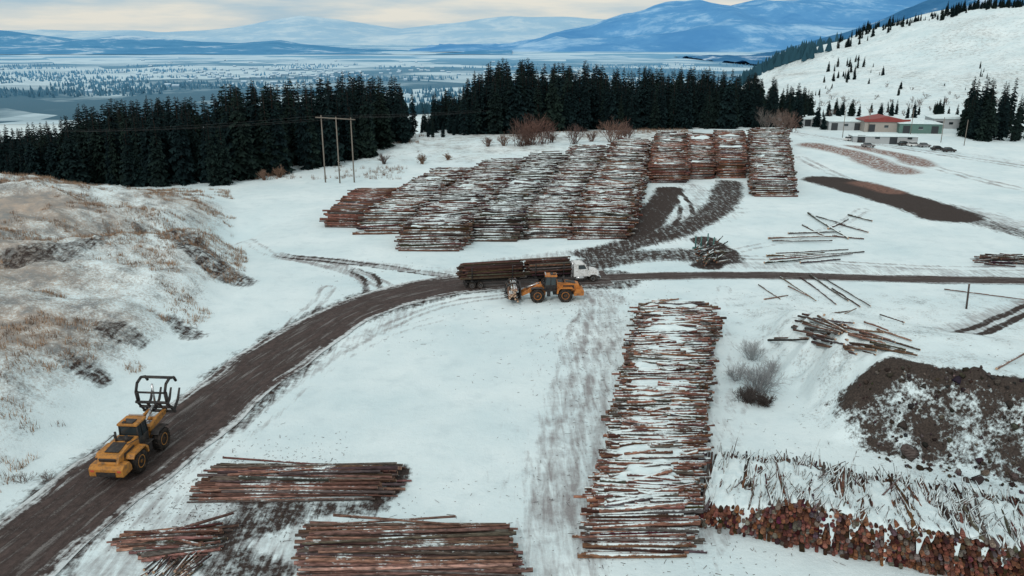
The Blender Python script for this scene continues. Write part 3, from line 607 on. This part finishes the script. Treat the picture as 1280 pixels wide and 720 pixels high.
M_lamp=plain('lamp_lens',(.5,.08,.05),.3,.5); M_chr=plain('chrome',(.55,.56,.57),.2,.6,.1,metal=.8)
def wheel(parent,x,y,r,w,rimmat,lug=False):
    e=bpy.data.objects.new('wheel',None); e.location=(x,y,r); e.parent=parent; scene.collection.objects.link(e); e.empty_display_size=.2
    h=w/2; lathe('tyre',[(-h*.8,r*.55),(-h,r*.72),(-h,r*.88),(-h*.8,r*.97),(0,r),(h*.8,r*.97),(h,r*.88),(h,r*.72),(h*.8,r*.55)],M_tyre,e)
    sd=1 if y>0 else -1
    lathe('rim',[(sd*h*.3,r*.56),(sd*h*.83,r*.56),(sd*h*.86,r*.5),(sd*h*.5,r*.42),(sd*h*.5,r*.2),(sd*h*.8,r*.17)],rimmat,e)
    if lug:
        bm=bmesh.new()
        for i in range(22):
            for s2 in (-1,1):
                a=6.283*(i+.5*(s2>0))/22; mt=Matrix.Rotation(-a,4,'Y')@Matrix.Translation((r*1.0,s2*h*.48,0))@Matrix.Rotation(s2*.5,4,'X')@Matrix.Diagonal((r*.07,h*.9,r*.085,1))
                bmesh.ops.create_cube(bm,size=1,matrix=mt)
        obj('tread_lugs',bm,M_tyre,e)
def loader(name,loc,rot,paint,raised,load):
    L=empty(name,loc,rot)
    for x in (-1.85,1.85):
        for y in (-1.18,1.18): wheel(L,x,y,.93,.72,paint,True)
    prism('engine_hood',[(-3.9,1.35),(-3.95,1.75),(-3.7,2.25),(-2.2,2.5),(-.75,2.55),(-.75,1.35)],-.85,.85,paint,L,.06)
    prism('counterweight',[(-4.3,.85),(-4.35,1.5),(-4.05,1.72),(-3.3,1.72),(-3.0,1.3),(-3.0,.85)],-1.35,1.35,paint,L,.07)
    box('rear_grille',(-3.86,0,2.0),(.12,1.3,.42),M_blk,L,.02,(0,R(-28),0)); box('hood_vent',(-2.3,.86,1.95),(1.5,.04,.5),M_blk,L,.01);box('hood_vent',(-2.3,-.86,1.95),(1.5,.04,.5),M_blk,L,.01)
    box('hood_screen',(-2.6,0,2.47),(1.3,1.1,.06),M_blk,L,.01,(0,R(-7),0)); box('hood_screen',(-1.3,0,2.56),(.7,1.2,.05),M_blk,L,.01)
    box('rear_bumper_panel',(-4.36,0,1.1),(.06,1.5,.35),M_blk,L,.01)
    for y in (-1,1): box('tail_lamp',(-4.33,y*1.05,1.35),(.06,.3,.16),M_lamp,L,.01); prism('rear_fender',[(-3.0,1.72),(-2.75,2.0),(-1.1,2.02),(-.75,1.7),(-.7,1.2),(-.85,1.2),(-.95,1.62),(-1.2,1.9),(-2.7,1.88),(-2.95,1.66)],min(y*.87,y*1.55),max(y*.87,y*1.55),paint,L,.0)
    box('rear_frame',(-1.9,0,1.1),(3.2,1.1,.6),M_blk,L); rod('exhaust',(-1.7,.45,2.4),(-1.7,.45,3.3),.09,M_blk,L); rod('air_intake',(-1.7,-.4,2.4),(-1.7,-.4,3.0),.13,M_blk,L)
    box('cab_base',(.1,0,1.85),(1.6,1.5,.75),M_blk,L,.05); prism('cab_glass',[(-.62,2.2),(-.6,3.3),(.62,3.3),(.82,2.2)],-.72,.72,M_glass,L,.02)
    for x0,x1 in ((-.66,-.64),(.85,.65),(.05,.05)):
        for y in (-.74,.74): rod('cab_pillar',(x0,y,2.2),(x1,y,3.32),.055,M_blk,L)
    box('cab_roof',(0,0,3.42),(1.6,1.65,.2),paint,L,.06); box('roof_unit',(-.3,0,3.56),(.7,.9,.12),M_blk,L,.03); box('work_lights',(.72,0,3.6),(.12,1.2,.14),M_chr,L,.02); rod('beacon',(-.4,.3,3.6),(-.4,.3,3.8),.08,M_org,L)
    for y in (-.85,.85): box('access_ladder',(.35,y*1.25,1.2),(.5,.08,.9),M_blk,L,.02); box('walkway',(-.1,y*1.2,1.55),(1.5,.5,.08),M_blk,L,.02); rod('handrail',(-.7,y*1.45,1.6),(-.7,y*1.45,2.5),.03,M_blk,L); rod('handrail',(-.7,y*1.45,2.5),(-2.6,y*1.1,2.75),.03,M_blk,L)
    prism('front_frame',[(.7,.75),(.7,1.5),(1.3,2.2),(1.9,2.25),(2.6,1.3),(2.5,.75)],-.55,.55,paint,L,.04)
    for y in (-1,1): prism('front_fender',[(.95,1.75),(1.2,2.0),(2.5,2.0),(2.75,1.8),(2.72,1.73),(2.45,1.92),(1.25,1.92),(1.0,1.7)],min(y*.85,y*1.5),max(y*.85,y*1.5),M_blk,L,0)
    T=Vector((3.9,0,2.45)) if raised else Vector((3.9,0,.95))
    for y in (-.62,.62):
        w=.13; prism('lift_arm',[(1.25,2.3),(1.25,1.9),(2.7,(T.z+2.0)/2-.2),(T.x,T.z-.22),(T.x+.15,T.z+.15),(2.6,(T.z+2.2)/2+.28)],y-w,y+w,paint,L,.03)
        rod('lift_cylinder',(1.0,y*.75,1.1),(2.7,y*.75,(T.z+2.0)/2),.1,M_chr,L)
    rod('cross_tube',(2.8,-.62,(T.z+2.1)/2),(2.8,.62,(T.z+2.1)/2),.16,paint,L); rod('tilt_cylinder',(1.5,0,2.3),(3.4,0,T.z+.75),.11,M_chr,L)
    Gp=bpy.data.objects.new('log_grapple',None); Gp.parent=L; Gp.location=T; scene.collection.objects.link(Gp); Gp.rotation_euler=(0,R(-38 if raised else 0),0)
    for y in (-1.3,-.5,.5,1.3): box('carriage_upright',(.2,y,.35),(.16,.14,1.7),M_blk,Gp,.02)
    for z in (-.4,.35,1.15): box('carriage_bar',(.2,0,z),(.2,2.9,.2),M_blk,Gp,.02)
    def tube(name,pts,y,r):
        for a,b in zip(pts[:-1],pts[1:]): rod(name,(a[0],y,a[1]),(b[0],y,b[1]),r,M_blk,Gp,8)
    for y in (-1.2,-.45,.45,1.2):
        prism('fork_tine',[(.2,-.55),(.2,-.3),(1.3,-.42),(2.3,-.1),(2.35,-.18),(1.4,-.62)],y-.07,y+.07,M_blk,Gp,.01)
    cl=[(.25,1.15),(.7,1.95),(1.4,2.25),(2.1,2.0),(2.5,1.4),(2.45,.9)] if not load else [(.25,1.15),(.7,1.6),(1.3,1.7),(1.9,1.35),(2.15,.8),(2.05,.3)]
    yb=1.25 if raised else 1.0
    for y in (-yb,yb):
        tube('clamp_arm',cl,y,.12)
        prism('clamp_plate',[(.2,1.0),(.55,1.9),(.95,2.15),(.9,1.7),(.5,1.0)] if not load else [(.2,1.0),(.55,1.6),(.9,1.7),(.8,1.4),(.5,1.0)],y-.05,y+.05,M_blk,Gp,.01)
    for i in (1,3,4): rod('clamp_bar',(cl[i][0],-yb,cl[i][1]),(cl[i][0],yb,cl[i][1]),.09,M_blk,Gp)
    rod('clamp_cylinder',(.2,0,.5),(cl[2][0],0,cl[2][1]-.1),.09,M_chr,Gp)
    if load:
        a=[];b=[]
        for i in range(16):
            cx=.45+rng.random()*1.35; cz=-.2+rng.random()*1.35; q=rng.normal(0,.25); a.append([cx,-2.6+q,cz+rng.normal(0,.05)]);b.append([cx+rng.normal(0,.12),2.6+q,cz+rng.normal(0,.05)])
        sticks('logs',a,b,rng.uniform(.12,.24,16),.13,barkcols(16,(.3,.17,.12)),[M_logM,M_endF],parent=Gp)
    return L
def zrot(p,q): return math.atan2(q[1]-p[1],q[0]-p[0])
a=G(152,585,0);b=G(213,527,0)
pos=G(172,575,0); ld1=loader('log_loader',(pos[0],pos[1],float(height(pos[0],pos[1]))+.09),zrot(a,b),M_yel,True,False)
ld1.scale=(1.1,)*3
pos=G(688,374,0); ld2=loader('log_loader',(pos[0],pos[1],float(height(pos[0],pos[1]))+.02),math.pi+R(3),M_org,False,True)
ld2.scale=(1.08,)*3
# log truck
def truck(loc,rot):
    T=empty('logging_truck',loc,rot)
    for x in (9.4,): 
        for y in (-1.0,1.0): wheel(T,x,y,.53,.32,M_chr)
    for x in (1.6,3.0,-9.6,-8.3,-3.0,):
        for y in (-1.0,1.0): wheel(T,x,y,.53,.55,M_grey)
    for y in (-.42,.42): box('frame_rail',(4.4,y,.98),(10.4,.12,.3),M_blk,T,.01); box('trailer_rail',(-6.2,y,.98),(8.6,.12,.3),M_blk,T,.01)
    rod('drawbar',(-1.8,0,.9),(-.6,0,.9),.12,M_blk,T)
    prism('cab',[(6.3,.95),(6.3,2.75),(6.55,3.05),(7.7,3.05),(8.15,2.9),(8.5,2.15),(8.5,.95)],-1.05,1.05,M_white,T,.05)
    prism('hood',[(8.45,.95),(8.45,2.1),(10.0,1.85),(10.35,1.65),(10.4,.95)],-.78,.78,M_white,T,.06)
    for y in (-1,1): prism('front_fender',[(8.5,1.0),(8.75,1.25),(9.1,1.4),(9.75,1.4),(10.1,1.2),(10.3,.9),(10.15,.9),(9.7,1.22),(9.1,1.22),(8.75,.9)],min(y*.78,y*1.15),max(y*.78,y*1.15),M_white,T,.02)
    prism('windshield',[(8.2,2.85),(8.53,2.2),(8.56,2.2),(8.24,2.85)],-.92,.92,M_glass,T,0)
    for y in (-1.06,1.06): prism('door_window',[(7.0,2.15),(7.0,2.8),(7.95,2.8),(8.3,2.15)],y-.02,y+.02,M_glass,T,0); box('mirror',(8.5,y*1.18,2.3),(.1,.08,.5),M_blk,T,.01); rod('exhaust_stack',(6.1,y*.85,1.0),(6.1,y*.85,3.6),.09,M_chr,T); rod('fuel_tank',(6.6,y*.95,.8),(7.9,y*.95,.8),.3,M_chr,T,16)
    box('grille',(10.42,0,1.35),(.06,1.1,.7),M_chr,T,.01); box('bumper',(10.55,0,.65),(.2,2.3,.35),M_chr,T,.03)
    for y in (-.9,.9): box('headlamp',(10.42,y*.95,1.2),(.08,.25,.18),M_chr,T,.01)
    box('sun_visor',(8.3,0,3.0),(.35,1.9,.06),M_blk,T,.01,(0,R(20),0)); box('headache_rack',(5.9,0,2.1),(.12,2.3,2.2),M_grey,T,.02)
    for x in (-9.6,-3.4,.2,4.6):
        box('bunk',(x,0,1.28),(.3,2.6,.25),M_blk,T,.02)
        for y in (-1.25,1.25): rod('stake',(x,y,1.3),(x,y*1.04,3.5),.07,M_blk,T)
    for nm,x0,x1 in (('log_load',-11.1,-1.7),('log_load',-.9,5.7)):
        a=[];b=[];rr=[]
        for i in range(10):
            zz=1.6+i*.26; half=1.18 if i<7 else 1.18-(i-6)*.28; y=-half+.15+(i%2)*.15
            while y<half-.05:
                j=rng.normal(0,.35); s=1 if rng.random()<.5 else -1; e=[x0+j,y,zz+rng.normal(0,.06)];f=[x1+rng.normal(0,.35),y+rng.normal(0,.06),zz+rng.normal(0,.06)]
                a.append(e if s>0 else f);b.append(f if s>0 else e);rr.append(rng.uniform(.11,.19)); y+=.33
        rr=np.array(rr); sticks(nm,a,b,rr,rr*.8,barkcols(len(rr),(.10,.055,.042)),[M_logL,M_end],parent=T,bend=.006)
    box('mud_flap',(-10.6,0,.7),(.04,2.3,.6),M_blk,T,.005)
    return T
a=G(572,360,0);b=G(756,349,0); c=(a+b)/2; truck((c[0],c[1],float(height(c[0],c[1]))+.1),zrot(a,b))
# ------------------------------------------------------------ works buildings
M_wall=plain('metal_cladding',(.36,.38,.39),.6,.3,.1,.5); M_redr=plain('red_roof',(.24,.05,.045),.6,.3,.2,.4); M_cream=plain('cream_wall',(.34,.31,.28),.7,.2,.1,.5); M_dk=plain('dark_opening',(.03,.035,.04),.4,.4); M_green=plain('green_cladding',(.10,.18,.16),.6,.3,.15,.5)
def shed(name,px,py,w,dp,h,rise,wall,roof,rot=0,band_=None):
    g=G(px,py); B=empty(name,tuple(g),rot); z0=-.5
    box('walls',(0,dp/2,h/2+z0/2),(w,dp,h-z0),wall,B,.0)
    prism('gable_roof',[(-w/2-.4,h),(-w/2-.4,h+.15),(0,h+rise),(w/2+.4,h+.15),(w/2+.4,h)],-.4,dp+.4,roof,B,0)
    n=max(2,int(w/4.5))
    for i in range(n):
        x=-w/2+w*(i+.5)/n
        if i%2==0: box('roller_door',(x,-.03,1.5),(2.6,.08,3),M_dk,B,.0)
        else: box('window',(x,-.03,2.2),(1.6,.08,1.0),M_glass,B,0); box('window_sill',(x,-.08,1.65),(1.8,.14,.08),M_white,B,0)
    if band_: box('fascia',(0,-.5,h+.35),(w+.9,.16,1.1),band_,B,0)
    return B
shed('red_roofed_building',1107,165,17,12,4.2,2.0,M_cream,M_redr,R(-6),M_redr)
shed('warehouse',1057,163,14,14,3.6,1.0,M_wall,M_cover,R(-4)); shed('warehouse',1150,167,16,14,3.8,1.0,M_green,M_cover,R(-10))
shed('workshop_building',1106,180,22,7,2.6,.5,M_wall,M_cover,R(-8)); shed('warehouse',1195,161,18,14,4,1.0,M_wall,M_cover,R(-12)); shed('warehouse',1018,158,12,10,3,1,M_wall,M_cover,0)
def car(px,py,rot,m):
    g=G(px,py); C=empty('parked_car',tuple(g),rot)
    prism('body',[(-2.2,.35),(-2.2,.95),(-1.5,1.0),(1.2,1.0),(2.1,.85),(2.2,.35)],-.88,.88,m,C,.05); prism('cabin',[(-1.6,1.0),(-1.3,1.5),(.4,1.5),(1.1,1.0)],-.76,.76,M_glass,C,.03); box('roof',(-.45,0,1.53),(1.7,1.45,.06),m,C,.02)
    for x in (-1.35,1.35):
        for y in (-.8,.8): wheel(C,x,y,.34,.22,M_grey)
for px,py,r_,m in ((1062,176,.3,M_white),(1078,178,.2,M_blk),(1142,183,.1,M_white),(1155,184,.2,M_grey),(1085,184,.1,M_grey),(1172,188,0,M_blk),(1130,182,.1,M_blk),(1186,190,.1,M_blk)): car(px,py,r_,m)
# ------------------------------------------------------------ world, sun, camera
W=bpy.data.worlds.new('World'); scene.world=W; W.use_nodes=True; nt=W.node_tree; bg=nt.nodes['Background']; bg.inputs[1].default_value=.105
SE,SR=R(38),R(200)
sky=nt.nodes.new('ShaderNodeTexSky'); sky.sky_type='NISHITA'; sky.sun_disc=False; sky.sun_elevation=SE; sky.sun_rotation=SR; sky.dust_density=3
tc=nt.nodes.new('ShaderNodeTexCoord'); mp=nt.nodes.new('ShaderNodeMapping'); mp.inputs['Scale'].default_value=(2.0,2.0,15); nt.links.new(tc.outputs['Generated'],mp.inputs[0])
no=nt.nodes.new('ShaderNodeTexNoise'); no.inputs['Scale'].default_value=2.2; no.inputs['Detail'].default_value=6; no.inputs['Roughness'].default_value=.55; nt.links.new(mp.outputs[0],no.inputs['Vector'])
cr=nt.nodes.new('ShaderNodeValToRGB'); nt.links.new(no.outputs[0],cr.inputs[0]); cr.color_ramp.elements[0].position=.36; cr.color_ramp.elements[0].color=(.44,.60,.70,1); cr.color_ramp.elements[1].position=.58; cr.color_ramp.elements[1].color=(.85,.83,.745,1)
ml=nt.nodes.new('ShaderNodeMix'); ml.data_type='RGBA'; ml.blend_type='MULTIPLY'; ml.inputs[0].default_value=1; nt.links.new(cr.outputs[0],ml.inputs[6]); ml.inputs[7].default_value=(9.4,9.4,9.4,1)
mx=nt.nodes.new('ShaderNodeMix'); mx.data_type='RGBA'; mx.inputs[0].default_value=.88; nt.links.new(sky.outputs[0],mx.inputs[6]); nt.links.new(ml.outputs[2],mx.inputs[7]); nt.links.new(mx.outputs[2],bg.inputs[0])
sl=bpy.data.lights.new('sun','SUN'); sl.energy=1.15; sl.angle=R(14); sl.color=(1,.975,.94); so=bpy.data.objects.new('sun',sl); scene.collection.objects.link(so)
dirv=Vector((math.sin(SR)*math.cos(SE),math.cos(SR)*math.cos(SE),math.sin(SE))); so.rotation_euler=dirv.to_track_quat('Z','Y').to_euler(); so.location=(0,0,200)
cam=bpy.data.cameras.new('camera'); cam.sensor_width=36; cam.lens=F/1280*36; cam.clip_end=90000; cam.clip_start=.5
co=bpy.data.objects.new('camera',cam); scene.collection.objects.link(co); co.location=(0,0,CAM_H); co.rotation_euler=(R(90)-PITCH,0,0); scene.camera=co
scene.view_settings.view_transform='Standard'; scene.view_settings.look='None'; scene.view_settings.exposure=0
print('verts ground',len(Xf))
